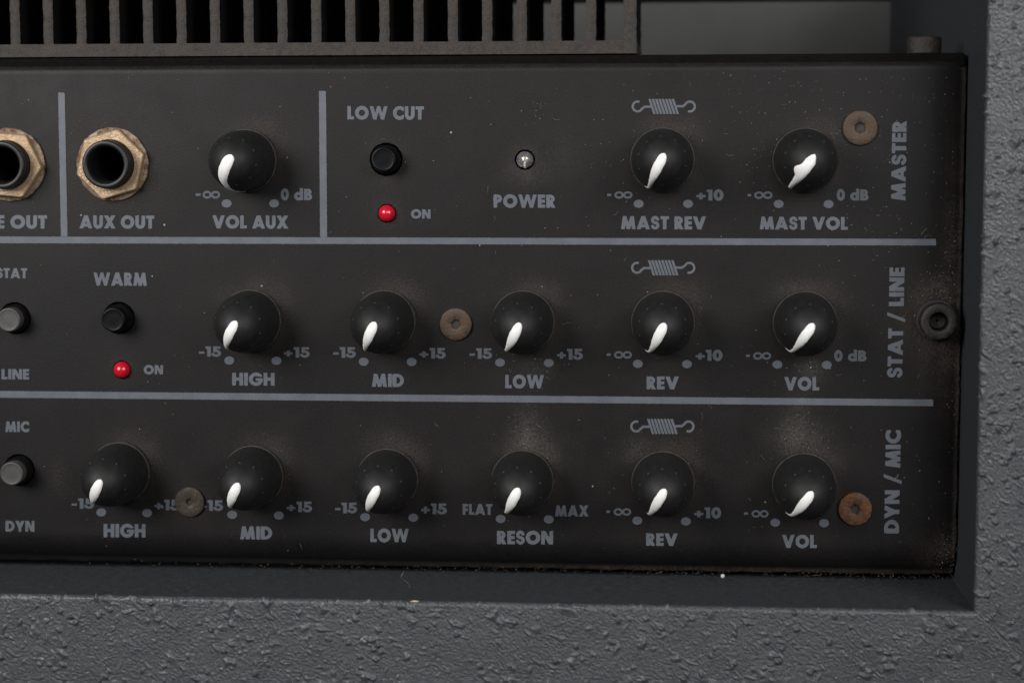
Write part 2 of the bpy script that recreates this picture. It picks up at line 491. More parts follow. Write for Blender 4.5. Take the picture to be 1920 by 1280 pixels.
holes = [(*at(x, y), 31.0) for x, y, *_ in BT] + [(*at(x, y), 17.8) for x, y, _ in LD] + [(*at(*PW), 19.0)] + [(*at(x, y), 40.0) for x, y in ((212, 308), (19, 309))]

def build_panel():
    x0 = XL; x1 = PR_; y0 = PT_; y1 = PB_
    fine = np.array([0, .8, 2, 4, 6.5, 9.5, 13, 17, 22])
    xs_ = None
    xs = np.concatenate([np.arange(x0, x1 - 27, 9.0), (x1 - fine)[::-1]])
    ys = np.concatenate([y0 + fine, np.arange(y0 + 30, y1 - 27, 9.0), (y1 - fine)[::-1]])
    X, Y = np.meshgrid(xs, ys); pts = np.stack([X.ravel(), Y.ravel()], 1)
    inner = (pts[:, 0] > x0 + 1) & (pts[:, 0] < x1 - 30) & (pts[:, 1] > y0 + 30) & (pts[:, 1] < y1 - 30)
    pts[inner] += RNG.uniform(-1.5, 1.5, (inner.sum(), 2))
    keep = np.ones(len(pts), bool)
    for cx, cy, r in holes:
        keep &= np.hypot(pts[:, 0] - cx, pts[:, 1] - cy) > r + 4
    pts = pts[keep]
    allp = [Vector(p) for p in pts]; edges = []
    rings = []
    for cx, cy, r in holes:
        b = len(allp); n = 48
        for i in range(n):
            a = 2 * math.pi * i / n; allp.append(Vector((cx + r * math.cos(a), cy + r * math.sin(a))))
        edges += [(b + i, b + (i + 1) % n) for i in range(n)]
        rings.append((b, n))
    v, e, f, ov, *_ = geometry.delaunay_2d_cdt(allp, edges, [], 0, 1e-4)
    v = np.array([(p[0], p[1]) for p in v])
    F = []
    for t in f:
        c = v[list(t)].mean(0)
        if any(math.hypot(c[0] - cx, c[1] - cy) < r - 0.5 for cx, cy, r in holes): continue
        F.append(tuple(t))
    def drop(d, r):
        d = np.clip(d, 0, r); return -(r - np.sqrt(np.maximum(r * r - (r - d) ** 2, 0)))
    def roll(d, a, r, ang):      # edge rolled back: an arc of radius r from distance a, ending in a flat lip
        k = np.clip((a - d) / r, 0, math.sin(ang)); return -(r - r * np.sqrt(1 - k * k))
    eb_ = y1 - v[:, 1]; er_ = x1 - v[:, 0]
    H = drop(v[:, 1] - y0, 13) + roll(eb_, 62, 58, 1.0) - 0.5 * np.clip(14 - eb_, 0, 14) + roll(er_, 70, 130, .5) + drop(eb_, 4) + drop(er_, 4)
    # rounded corner at the upper right
    V = np.column_stack([v, H])
    # uneven right edge
    m = v[:, 0] > x1 - 7
    V[m, 0] += 1.4 * fbm(v[m, 1] / 35, v[m, 1] * 0 + .5, 3, 30) - 0.004 * (v[m, 1] - y0) * 0
    mb = v[:, 1] > y1 - 4
    V[mb, 1] += 1.3 * fbm(v[mb, 0] / 28, v[mb, 0] * 0 + .7, 4, 31)
    # flanges going back
    V = V.tolist(); nv = len(V)
    def side(idx, depth):
        b = len(V)
        V.extend([V[i] for i in idx])
        for i in idx: V.append((V[i][0], V[i][1], V[i][2] - depth))
        n = len(idx)
        for k in range(n - 1): F.append((b + k, b + k + 1, b + n + k + 1, b + n + k))
    top = np.where(np.abs(v[:, 1] - y0) < 1e-3)[0]; side([int(i) for i in top[np.argsort(v[top, 0])]], 150)
    bot = np.where(np.abs(v[:, 1] - y1) < 1e-3)[0]; side([int(i) for i in bot[np.argsort(v[bot, 0])]], 90)
    rig = np.where(np.abs(v[:, 0] - x1) < 1e-3)[0]; side([int(i) for i in rig[np.argsort(v[rig, 1])]], 90)
    for cx, cy, r in holes:
        ids = np.where(np.abs(np.hypot(v[:, 0] - cx, v[:, 1] - cy) - r) < 0.05)[0]
        ids = ids[np.argsort(np.arctan2(v[ids, 1] - cy, v[ids, 0] - cx))].tolist(); ids.append(ids[0])
        side([int(i) for i in ids], 14)
    V = np.array(V)
    # dust and grime
    d = np.zeros(len(V)); g = np.zeros(len(V))
    def blob(t, px, py, sx, sy, a):
        cx, cy = at(px, py)
        t += a * np.exp(-(((V[:, 0] - cx) / sx) ** 2 + ((V[:, 1] - cy) / sy) ** 2))
    for i, (px, py, *_) in enumerate(KN):
        blob(g, px + 22, py - 52, 42, 28, 0.45); blob(g, px + 58, py - 12, 18, 40, 0.35); blob(g, px, py, 82, 78, 0.10)
    for px, py, sx, sy, a in [(992, 838, 45, 32, .6), (990, 800, 26, 50, .4), (1500, 822, 45, 30, .62), (1497, 785, 28, 42, .38),
                              (1195, 845, 30, 26, .35), (1520, 690, 26, 26, .42), (1012, 690, 34, 20, .25), (1490, 545, 40, 20, .25),
                              (720, 825, 40, 26, .22), (1240, 240, 40, 20, .15), (984, 330, 34, 22, .28), (1050, 290, 50, 50, .12), (440, 560, 40, 22, .2),
                              (1745, 545, 30, 22, .55), (1785, 500, 18, 90, .45), (1790, 600, 14, 60, .5), (1755, 690, 40, 60, .2), (1780, 1045, 24, 40, .4),
                              (1000, 200, 300, 120, .05), (1250, 600, 500, 400, .03)]:
        blob(d, px, py, sx, sy, a)
    for px, py, sx, sy, a in [(1752, 603, 50, 60, .9), (1785, 620, 20, 120, .6), (1770, 1050, 40, 40, .7), (1790, 400, 14, 160, .4), (210, 308, 84, 80, .5), (356, 940, 40, 40, .3),
                              (725, 300, 44, 44, .35), (725, 400, 26, 26, .4), (229, 693, 24, 24, .3), (984, 300, 30, 30, .4), (110, 890, 16, 30, .3)]:
        blob(g, px, py, sx, sy, a)
    eb = np.clip(1 - (y1 - V[:, 1]) / 13, 0, 1)
    fade = np.clip((V[:, 0] - at(300, 1060)[0]) / 900, 0.06, 1)
    g += 0.8 * eb * fade; d += 0.16 * eb * fade ** 2
    d += 0.25 * np.clip(1 - (V[:, 1] - y0) / 7, 0, 1)
    sl = np.clip(1 - (x1 - V[:, 0]) / 12, 0, 1); g += 0.5 * sl
    V[:, 0] -= PAN[0]; V[:, 1] -= PAN[1]
    me = mesh('faceplate', V, F, MP, smooth=True, recalc=True)
    for nm, arr in (('dust', d), ('grime', g)):
        a = me.attributes.new(nm, 'FLOAT', 'POINT'); a.data.foreach_set('value', np.clip(arr, 0, 1.5).astype(np.float32))
    return me
plate = obj('faceplate', build_panel(), panel)
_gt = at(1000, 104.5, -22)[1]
obj('edge_strip', bevel(mesh('edge_strip', *boxm(XL - PAN[0], PR_ - PAN[0] - 1, _gt - PAN[1], PT_ - PAN[1] + 12, -120, -12), mat_plain('black_edge_strip', (0.0035, 0.0033, 0.0032), (0.006, 0.0055, 0.005), 8, 1.0, 1.0, 6, spec=.08)), 7, 3), panel)  # matte black strip that makes the dark band above the faceplate's top edge

def rel(px, py, h=0.0):
    x, y = at(px, py, h); return (x - PAN[0], y - PAN[1], h)

# ------------------------------------------------------------------ printed marks (signed-distance glyphs, contoured to a mesh)
def gbox(x0, y0, x1, y1): return lambda X, Y: np.maximum(np.maximum(x0 - X, X - x1), np.maximum(y0 - Y, Y - y1))
def bar(xb, xt, w, y0=0., y1=1.):
    c = 1 / math.hypot(1, (xt - xb) / (y1 - y0))
    return lambda X, Y: np.maximum((np.abs(X - (xb + (xt - xb) * (Y - y0) / (y1 - y0))) - w / 2) * c, np.maximum(y0 - Y, Y - y1))
def ell(cx, cy, rx, ry):
    m = min(rx, ry)
    return lambda X, Y: (np.sqrt(((X - cx) / rx) ** 2 + ((Y - cy) / ry) ** 2) - 1) * m
def U(*f): return lambda X, Y: np.minimum.reduce([q(X, Y) for q in f])
def Sb(a, b): return lambda X, Y: np.maximum(a(X, Y), -b(X, Y))
def I(a, b): return lambda X, Y: np.maximum(a(X, Y), b(X, Y))
def ringf(cx, cy, rx, ry, w): return Sb(ell(cx, cy, rx, ry), ell(cx, cy, rx - w, ry - w))
s = .235; t = .205
bowl = lambda x, y0, y1, r: Sb(U(gbox(0, y0, x, y1), ell(x, (y0 + y1) / 2, r, (y1 - y0) / 2)), U(gbox(s, y0 + t * .82, x, y1 - t * .82), ell(x, (y0 + y1) / 2, r - s * .92, (y1 - y0) / 2 - t * .82)))
G = {
 'A': (.95, U(bar(.13, .475, .26), bar(.82, .475, .26), gbox(.24, .15, .71, .33))),
 'B': (.62, U(bowl(.30, .46, 1, .27), bowl(.32, 0, .56, .30), gbox(0, 0, s, 1))),
 'C': (.80, Sb(I(ringf(.5, .5, .5, .52, s), gbox(-1, -.1, .8, 1.1)), I(gbox(.5, .32, 2, .68), gbox(.4, .3, 2, .7)))),
 'D': (.78, U(gbox(0, 0, s, 1), Sb(U(gbox(0, 0, .28, 1), ell(.28, .5, .5, .5)), U(gbox(s, t, .28, 1 - t), ell(.28, .5, .5 - s, .5 - t))))),
 'E': (.52, U(gbox(0, 0, s, 1), gbox(0, 0, .52, t), gbox(0, .4, .5, .6), gbox(0, 1 - t, .52, 1))),
 'F': (.50, U(gbox(0, 0, s, 1), gbox(0, .36, .48, .56), gbox(0, 1 - t, .5, 1))),
 'G': (.96, U(Sb(ringf(.5, .5, .5, .52, s), gbox(.5, .52, 2, .72)), gbox(.5, .38, .97, .56))),
 'H': (.76, U(gbox(0, 0, s, 1), gbox(.76 - s, 0, .76, 1), gbox(0, .4, .76, .61))),
 'I': (s, gbox(0, 0, s, 1)),
 'L': (.48, U(gbox(0, 0, s, 1), gbox(0, 0, .48, t))),
 'M': (1.06, U(bar(.12, .25, .235), bar(.94, .81, .235), bar(.53, .25, .22), bar(.53, .81, .22))),
 'N': (.82, U(gbox(0, 0, .22, 1), gbox(.60, 0, .82, 1), bar(.68, .14, .28))),
 'O': (1.02, ringf(.51, .5, .51, .52, .25)),
 'P': (.60, U(gbox(0, 0, s, 1), bowl(.28, .38, 1, .31))),
 'R': (.64, U(gbox(0, 0, s, 1), bowl(.28, .40, 1, .30), bar(.50, .26, .26, 0, .5))),
 'S': (.60, U(Sb(ringf(.30, .715, .285, .305, .19), gbox(.30, .2, .9, .70)), Sb(ringf(.30, .285, .30, .305, .19), gbox(-.3, .30, .30, .8)))),
 'T': (.60, U(gbox(.30 - s / 2, 0, .30 + s / 2, 1), gbox(0, 1 - t, .60, 1))),
 'U': (.72, U(gbox(0, .36, s, 1), gbox(.72 - s, .36, .72, 1), I(ringf(.36, .36, .36, .38, s), gbox(-1, -1, 2, .362)))),
 'V': (.92, U(bar(.46, .13, .26), bar(.46, .79, .26))),
 'W': (1.34, U(bar(.38, .125, .235), bar(.38, .67, .20), bar(.96, .67, .20), bar(.96, 1.215, .235))),
 'X': (.86, U(bar(.14, .71, .28), bar(.72, .15, .28))),
 'Y': (.82, U(gbox(.41 - s / 2, 0, .41 + s / 2, .48), bar(.41, .14, .27, .36, 1), bar(.41, .68, .27, .36, 1))),
 '0': (.62, ringf(.31, .5, .31, .52, .205)),
 '1': (.34, U(gbox(.12, 0, .34, 1), gbox(0, .80, .2, 1))),
 '5': (.62, U(Sb(ringf(.28, .33, .33, .34, .19), gbox(-.4, .33, .18, .8)), gbox(.08, .46, .27, 1), gbox(.08, .81, .56, 1))),
 '+': (.58, U(gbox(.20, .10, .38, .68), gbox(0, .30, .58, .48))),
 '-': (.34, gbox(0, .30, .34, .48)),
 '/': (.62, bar(.10, .52, .17, -.12, 1.1)),
 'd': (.68, U(gbox(.46, 0, .68, 1.06), ringf(.34, .35, .34, .37, .22))),
 '8': (2.3, U(ringf(.60, .5, .60, .5, .27), ringf(1.70, .5, .60, .5, .27), ell(1.15, .5, .17, .17))),
}
def contour(fn, x0, x1, y0, y1, n, seed, rough=0.012, fat=0.0):
    """mesh of {fn<0}; n cells per unit"""
    nx = max(2, int(round((x1 - x0) * n))); ny = max(2, int(round((y1 - y0) * n)))
    xs = np.linspace(x0, x1, nx + 1); ys = np.linspace(y0, y1, ny + 1)
    X, Y = np.meshgrid(xs, ys)
    Z = fn(X, Y) - fat + rough * fbm(X * 9 + seed * 3.7, Y * 9 + seed * 1.3, 2, 50)
    V = []; F = []
    ins = Z < 0
    full = ins[:-1, :-1] & ins[1:, :-1] & ins[:-1, 1:] & ins[1:, 1:]
    anyi = ins[:-1, :-1] | ins[1:, :-1] | ins[:-1, 1:] | ins[1:, 1:]
    for j in range(ny):
        i = 0
        while i < nx:
            if full[j, i]:
                k = i
                while k < nx and full[j, k]: k += 1
                b = len(V); V += [(xs[i], ys[j]), (xs[k], ys[j]), (xs[k], ys[j + 1]), (xs[i], ys[j + 1])]
                F.append((b, b + 1, b + 2, b + 3)); i = k; continue
            if anyi[j, i]:
                c = [(xs[i], ys[j], Z[j, i]), (xs[i + 1], ys[j], Z[j, i + 1]), (xs[i + 1], ys[j + 1], Z[j + 1, i + 1]), (xs[i], ys[j + 1], Z[j + 1, i])]
                pl = []
                for q in range(4):
                    a, b2 = c[q], c[(q + 1) % 4]
                    if a[2] < 0: pl.append((a[0], a[1]))
                    if (a[2] < 0) != (b2[2] < 0):
                        w = a[2] / (a[2] - b2[2]); pl.append((a[0] + w * (b2[0] - a[0]), a[1] + w * (b2[1] - a[1])))
                if len(pl) >= 3:
                    b = len(V); V += pl; F.append(tuple(range(b, b + len(pl))))
            i += 1
    return V, F
PH = 0.7       # ink film sits just proud of the panel
_seed = [0]
def put_print(name, V, F, quad, label=None, flip=False):
    """V in 0..1 box (u right, v up); quad = baseline start, baseline end, cap vector, in picture px"""
    (bx, by), (ex, ey), (cx, cy) = quad
    org = at((bx + ex) / 2, (by + ey) / 2)
    c00 = np.array(at(bx, by)); c10 = np.array(at(ex, ey)); c01 = np.array(at(bx + cx, by + cy)); c11 = np.array(at(ex + cx, ey + cy))
    P = []
    for u, v in V:
        q = (c00 * (1 - u) + c10 * u) * (1 - v) + (c01 * (1 - u) + c11 * u) * v
        P.append((q[0] - org[0], q[1] - org[1], 0))
    me = mesh(name, P, F, MI, recalc=False)
    if me.polygons and me.polygons[0].normal.y > 0: me.flip_normals()
    o = obj(name, me, plate, (org[0] - PAN[0], org[1] - PAN[1], PH))
    if label: o['label'] = label
    return o
_gc = {}
def text(word, quad, gap=.115, space=.34, label=None, n=26, name='printed_word'):
    V = []; F = []; x = 0.0
    for ch in word:
        if ch == ' ': x += space; continue
        w, fn = G[ch]; _seed[0] += 1
        v, f = contour(fn, -.06, w + .06, -.16 if ch == '/' else -.06, 1.14 if ch in '/d' else 1.06, n, _seed[0], fat=.022)
        b = len(V); V += [(p[0] + x, p[1]) for p in v]; F += [tuple(b + i for i in q) for q in f]
        k = gap
        x += w + k
    x -= gap
    V = [(p[0] / x, p[1]) for p in V]
    return put_print(name, V, F, quad, label or ('grey printed ' + ('lettering ' if word.isalpha() or ' ' in word else 'scale mark ') + word))
def hz(word, x0, x1, y0, y1, dy=None, **k):
    dy = (x1 - x0) * 0.004 if dy is None else dy
    return text(word, ((x0, y1 - dy / 2), (x1, y1 + dy / 2), (0, y0 - y1)), **k)

def inf(x0, x1, y0, y1):
    _seed[0] += 1
    w, fn = G['8']; v, f = contour(fn, -.06, w + .06, -.06, 1.06, 24, _seed[0])
    return put_print('printed_symbol', [(p[0] / w, p[1]) for p in v], f, ((x0, y1), (x1, y1), (0, y0 - y1)), 'grey printed infinity sign')
def dash(x0, x1, y):
    _seed[0] += 1
    v, f = contour(gbox(0, 0, 1, 1), -.1, 1.1, -.1, 1.1, 10, _seed[0], .03)
    return put_print('printed_symbol', v, f, ((x0, y + 2.2), (x1, y + 2.2), (0, -4.4)), 'grey printed minus sign')
def dot(px, py):
    _seed[0] += 1
    v, f = contour(ell(.5, .5, .5, .5), -.1, 1.1, -.1, 1.1, 16, _seed[0], .012)
    return put_print('scale_dot', v, f, ((px - 9.3, py + 7.6), (px + 9.3, py + 7.6), (0, -15.2)))

# row one
hz('LINE OUT', -55, 88, 404, 428); hz('AUX OUT', 150, 289, 404.5, 428); hz('VOL AUX', 399, 540, 404.5, 428)
hz('LOW CUT', 652, 794.5, 200, 224); hz('ON', 771, 807, 393, 409.5); hz('POWER', 926, 1041, 365.4, 389)
hz('MAST REV', 1165, 1323, 406, 429.5); hz('MAST VOL', 1425, 1589, 407, 430)
dash(367, 376.5, 365); inf(380, 413, 358, 372.5); hz('0 dB', 527, 585, 354.5, 375)
dash(1138.5, 1146, 365.5); inf(1152, 1186, 359, 372.5); hz('+10', 1306, 1356, 356, 375.5)
dash(1401.5, 1408.5, 366); inf(1414, 1448.5, 359, 373); hz('0 dB', 1569, 1628, 355.5, 375.5)
# row two
hz('STAT', -6, 51, 503, 521); hz('LINE', 3.5, 54.5, 692, 710.5); hz('WARM', 176, 275, 511.5, 535); hz('ON', 270, 305.5, 684.5, 701)
hz('-15', 374, 414.5, 649.5, 668); hz('+15', 533, 580.5, 651, 669.5); hz('HIGH', 436, 514.5, 699, 722)
hz('-15', 625.5, 667, 651, 670); hz('+15', 787, 835.5, 652.5, 671.5); hz('MID', 698, 757, 701, 724.5)
hz('-15', 881, 922.5, 653, 672); hz('+15', 1045, 1092.5, 654, 673.5); hz('LOW', 948, 1019.5, 703, 727)
dash(1137.5, 1145, 664.5); inf(1151.5, 1185, 658, 672); hz('+10', 1304.5, 1354, 656, 675.5); hz('REV', 1213, 1272, 706, 729)
dash(1399, 1406, 666.5); inf(1412, 1446, 660, 674); hz('0 dB', 1564.5, 1624, 657, 676.5); hz('VOL', 1471, 1535.5, 707, 731)
# row three
hz('MIC', 10.5, 54.5, 790, 809); hz('DYN', 11.5, 64.5, 976, 995.5)
hz('-15', 135, 176, 934, 952.5); hz('+15', 290, 337, 936.5, 955.5); hz('HIGH', 195, 272.5, 982, 1006)
hz('-15', 378, 418, 937.5, 956.5); hz('+15', 538.5, 585, 940, 959); hz('MID', 451, 510, 986.5, 1010)
hz('-15', 629, 669.5, 942, 961); hz('+15', 790, 837.5, 943.5, 963); hz('LOW', 695, 766, 991, 1015)
hz('FLAT', 868, 923, 944.5, 964); hz('MAX', 1041.5, 1103, 947, 967); hz('RESON', 932.5, 1036.5, 995, 1019)
dash(1137, 1144, 958.5); inf(1150.5, 1183.5, 952, 966); hz('+10', 1302, 1351.5, 951, 970.5); hz('REV', 1212, 1270, 999.5, 1022)
dash(1395, 1402.5, 962); inf(1409, 1441, 955.5, 969.5); hz('VOL', 1467, 1531, 1002.5, 1026)
text('MASTER', ((1697, 375.5), (1699.5, 227.5), (-26, 0)))
text('STAT / LINE', ((1691, 707), (1695.5, 502), (-27, 0)), space=.30)
text('DYN / MIC', ((1685, 997.5), (1688.5, 806.5), (-27, 0)), space=.30)
for p in [(425, 381.5), (514, 381.5), (1197.5, 382.2), (1290, 382.2), (1460, 382.5), (1553.6, 382.7),
          (430, 675.5), (518.5, 676), (682, 677.8), (772, 678.2), (937.7, 679.3), (1029, 680), (1196, 681.7), (1288, 682.3), (1457.5, 683), (1550, 683.8),
          (190, 959.7), (276, 961), (435.5, 964.2), (523, 965.6), (684.7, 968.7), (775, 969.7), (938.7, 972), (1029, 973), (1195, 975.3), (1286, 976.6), (1453.5, 979), (1545, 980)]:
    dot(*p)

def rule(a, b, wvec, label):
    """printed line from a to b, wvec = thickness vector in picture px"""
    L = math.hypot(b[0] - a[0], b[1] - a[1]) / math.hypot(*wvec)
    _seed[0] += 1
    v, f = contour(gbox(0, 0, L, 1), -.15, L + .15, -.15, 1.15, 8, _seed[0], .05)
    put_print('divider_line', [(p[0] / L, p[1]) for p in v], f, (a, b, wvec), label)
rule((-120, 455.6), (1755, 460.2), (0, -12.4), 'grey printed line under the top row of controls')
rule((-120, 744.0), (1749.5, 761), (0, -12.6), 'grey printed line under the middle row of controls')
rule((126.8, 444.2), (121.5, 174), (-12.3, 0), 'short upright grey line between LINE OUT and AUX OUT')
rule((613.6, 444.8), (611.2, 171), (-13.2, 0), 'short upright grey line between VOL AUX and LOW CUT')

def spring_fn():
    bars = []
    for k in range(8):
        x = -25 + k * 6.25
        bars.append(lambda X, Y, x=x: np.maximum((np.abs(X - (x + 3.1 - 0.33 * Y)) - 2.35) * .95, np.abs(Y) - 14.2))
    def hook(X, Y):
        R = np.hypot(X - 49, Y - 0) - 9.2
        a = np.arctan2(Y, X - 49)
        arc = np.where((a < 2.75) & (a > -2.0), np.abs(R) - 2.1, 9)
        st = np.maximum(np.maximum(24 - X, X - 38), np.abs(Y - .5) - 2.2)
        # short joint from the straight wire up to the hook
        px, py = X - 35.5, Y - .5; ux, uy = 6.0, 4.0; tt = np.clip((px * ux + py * uy) / (ux * ux + uy * uy), 0, 1)
        jn = np.hypot(px - tt * ux, py - tt * uy) - 2.1
        return np.minimum(np.minimum(arc, st), jn)
    return U(*bars, hook, lambda X, Y: hook(-X, -Y))
for px, py in ((1244.5, 200), (1243.5, 502), (1242, 799)):
    _seed[0] += 1
    v, f = contour(spring_fn(), -62, 62, -17, 17, 1.15, _seed[0], .35)
    put_print('spring_symbol', [((p[0] + 62) / 124, (p[1] + 17) / 34) for p in v], f, ((px - 62, py + 17), (px + 62, py + 17), (0, -34)), 'grey printed coil spring symbol')

# ------------------------------------------------------------------ knobs
KP = [(54, 0), (58.6, 1.2), (58.9, 4), (58.2, 5.4), (56.6, 6.4), (56.2, 14), (55.9, 30), (55.2, 48), (53.2, 65), (50.2, 80), (46.2, 93), (41, 105), (34.5, 115.5), (26.5, 124), (17.5, 130.3), (8.5, 134), (1.2, 135.2)]
def smooth_profile(P, k=4):
    P = np.array(P, float); P[6:, 1] = 14 + (P[6:, 1] - 14) * 1.06; tt = np.arange(len(P)); q = np.linspace(0, len(P) - 1, (len(P) - 1) * k + 1)
    out = []
    for x in q:
        i = min(int(x), len(P) - 2); f = x - i
        p0, p1, p2, p3 = P[max(i - 1, 0)], P[i], P[i + 1], P[min(i + 2, len(P) - 1)]
        out.append(0.5 * ((2 * p1) + (p2 - p0) * f + (2 * p0 - 5 * p1 + 4 * p2 - p3) * f ** 2 + (3 * p1 - p0 - 3 * p2 + p3) * f ** 3))
    return np.array(out)
KPS = smooth_profile(KP)
top = KPS[::-1]; arc = np.concatenate([[0], np.cumsum(np.hypot(np.diff(top[:, 0]), np.diff(top[:, 1])))]) + top[0, 0]
def surf(sv): return np.interp(sv, arc, top[:, 0]), np.interp(sv, arc, top[:, 1])
def dome(r, n=10, m=4):
    return lathe([(r * math.cos(k / m * math.pi / 2 * .98), r * math.sin(k / m * math.pi / 2 * .98)) for k in range(m + 1)], n)
def knob_mesh():
    parts = [lathe([tuple(p) for p in KPS], 72)]
    for i in range(10):
        a = 2 * math.pi * (i + .5) / 10 + .1
        v, f = dome(3.1, 12, 4)
        r, h = 43.0, 106.5
        nr, nh = math.cos(.80), math.sin(.80)
        V = []
        for x, y, z in v:
            # local frame: tangent, up-slope, normal
            tx, ty = -math.sin(a), math.cos(a)
            nx, ny = nr * math.cos(a), nr * math.sin(a)
            sx, sy = -nh * math.cos(a), -nh * math.sin(a)
            z *= .33
            V.append((r * math.cos(a) + x * tx + y * sx + z * nx, r * math.sin(a) + x * ty + y * sy + z * ny, h + y * nr + z * nh))
        parts.append((V, f))
    return mesh('control_knob', *merge(*parts), MK, True)
KM = knob_mesh()

def pointer_mesh(kind):
    ends = {'a': (-14, 140), 'b': (-13, 130), 'c': (-13, 124), 'blob': (-14, 143), 'notch': (-15, 140)}[kind]
    wk = {'a': [(0, 0), (.015, 4.6), (.045, 7.0), (.09, 8.4), (.18, 9.2), (.30, 7.4), (.42, 5.0), (.60, 3.6), (.85, 2.6), (1, .6)],
          'b': [(0, 0), (.015, 4.8), (.045, 7.2), (.09, 8.6), (.18, 9.6), (.30, 7.6), (.42, 5.2), (.60, 3.6), (.85, 2.4), (1, .5)],
          'c': [(0, 0), (.015, 4.6), (.045, 7.0), (.10, 8.6), (.20, 9.6), (.32, 7.8), (.44, 5.4), (.62, 3.8), (.85, 2.6), (1, .5)],
          'blob': [(0, 0), (.015, 5.5), (.045, 8.6), (.09, 10.2), (.18, 10.8), (.30, 9.6), (.45, 7.4), (.62, 4.8), (.85, 2.8), (1, .6)],
          'notch': [(0, 0), (.03, 5), (.10, 9.4), (.22, 9.6), (.36, 7.6), (.52, 5.4), (.70, 4.2), (.88, 3.8), (1, 1.2)]}[kind]
    wk = np.array(wk); n = 46; m = 9; V = []; F = []
    sd = {'a': 1, 'b': 2, 'c': 3, 'blob': 4, 'notch': 5}[kind]
    for side in (0, 1):
        for i in range(n):
            u = (i / (n - 1)) ** 1.15; sv = ends[0] + (ends[1] - ends[0]) * u
            w = np.interp(u, wk[:, 0], wk[:, 1]) * 1.0
            off = 1.3 * math.sin(u * 5.2 + sd) + (6.5 * ((u - .7) / .3) ** 2 if u > .7 and kind in 'ab' else 0) + (4.5 * math.sin(math.pi * min(u / .5, 1)) - 26 * max(0, (u - .38) / .62) ** 1.4 if kind == 'blob' else 0)
            for j in range(m):
                q = j / (m - 1) * 2 - 1
                ww = w * (1 + .07 * float(pn(u * 14 + sd * 9, q * .8 + 3, 60)))
                if kind == 'notch' and q > 0:      # lobe of paint that ran over on one side
                    ww = w + 8.5 * math.exp(-((u - .27) / .07) ** 2) * (1 if u < .33 else math.exp(-((u - .33) / .02) ** 2))
                v = q * ww + off
                ss = math.copysign(max(math.hypot(sv, v), .01), 1)
                r, h = surf(ss)
                ang = math.atan2(v * (ss / max(r, 1)) if ss > 20 else v, sv)
                e = (1.0 - abs(q) ** 3) * min(1, w / 5)
                th = (0.4 + 2.2 * e) if side == 0 else -1.5
                # outward normal of the profile
                r2, h2 = surf(ss + .6); r1, h1 = surf(max(ss - .6, 0))
                tr, thh = r2 - r1, h2 - h1; L = math.hypot(tr, thh) or 1
                nr, nh = -thh / L, tr / L
                rr = r + th * nr; hh = h + th * nh
                V.append((rr * math.sin(ang) * -1, rr * math.cos(ang), hh))
    o2 = n * m
    for i in range(n - 1):
        for j in range(m - 1):
            a = i * m + j
            F.append((a, a + 1, a + m + 1, a + m)); F.append((o2 + a, o2 + a + m, o2 + a + m + 1, o2 + a + 1))
    rim = list(range(m)) + [k * m + m - 1 for k in range(1, n)] + [(n - 1) * m + j for j in range(m - 2, -1, -1)] + [k * m for k in range(n - 2, 0, -1)]
    for k in range(len(rim)):
        a, b = rim[k], rim[(k + 1) % len(rim)]; F.append((a, b, o2 + b, o2 + a))
    return mesh('pointer', V, F, M_white, True)
PM = {k: pointer_mesh(k) for k in ('a', 'b', 'c', 'blob', 'notch')}
for px, py, ang, kind, lab in KN:
    k = obj('control_knob', KM, panel, rel(px, py, 3)); k.rotation_euler = (0, math.radians(ang), 0)
    k['label'] = lab; k['group'] = 'knobs on the control panel'
    obj('pointer', PM[kind], k)

# ------------------------------------------------------------------ buttons
BCAP = lathe([(21, -60), (22.4, -40), (22.4, -2.2), (21.9, -.9), (20.8, -.2), (19.6, 0), (18.8, -.5), (17, -.8), (9, -.6), (.8, -.6)], 48)
BSLEEVE = lathe([(22.6, -60), (26.5, -60), (26.5, -23), (25.9, -21.5), (22.8, -21.5)], 48, False, False)
for px, py, m, hgt, lab in BT:
    sl = mesh('sleeve', [(x, y, h + hgt) for x, y, h in BSLEEVE[0]], BSLEEVE[1], M_dark, True)
    bc = mesh('push_button', [(x, y, h + hgt) for x, y, h in BCAP[0]], BCAP[1], m, True)
    b = obj('push_button', bc, panel, rel(px, py)); b['label'] = lab; b['group'] = 'push buttons on the control panel'
    obj('sleeve', sl, b)
    obj('well', mesh('well', *lathe([(33, -13), (33, -70), (.5, -70)], 40, False, True), M_dark), b)

# ------------------------------------------------------------------ lamps
def lens_profile(r, hh): return [(r, -14), (r, hh - r)] + [(r * math.cos(a), hh - r + r * math.sin(a)) for a in np.linspace(.12, math.pi / 2 - .02, 12)]
for px, py, lab in LD:
    o = obj('indicator_lamp', mesh('indicator_lamp', *lathe(lens_profile(15.6, 17), 40), M_led, True), panel, rel(px, py))
    o['label'] = lab.replace(' lit', ''); o['group'] = 'red indicator lamps'
    obj('well', mesh('well', *lathe([(19, -12), (19, -40), (.5, -40)], 36, False, True), M_dark), o)
lamp = obj('indicator_lamp', mesh('indicator_lamp', *lathe(lens_profile(15.4, 15), 48), M_clear, True), panel, rel(*PW))
lamp['label'] = 'small clear unlit lamp above the word POWER'
obj('well', mesh('well', *lathe([(20, -12), (20, -40), (.5, -40)], 36, False, True), M_dark), lamp)
obj('cup', mesh('cup', *lathe([(15.2, -12), (14.6, -30), (.5, -30)], 40, False, True), M_cup, True), lamp)
obj('wire', mesh('wire', *merge(boxm(-1.3, 1.3, -3, 15, -6, -1), lathe([(4, -29), (4, -7), (1, -6)], 16)), M_wire), lamp)

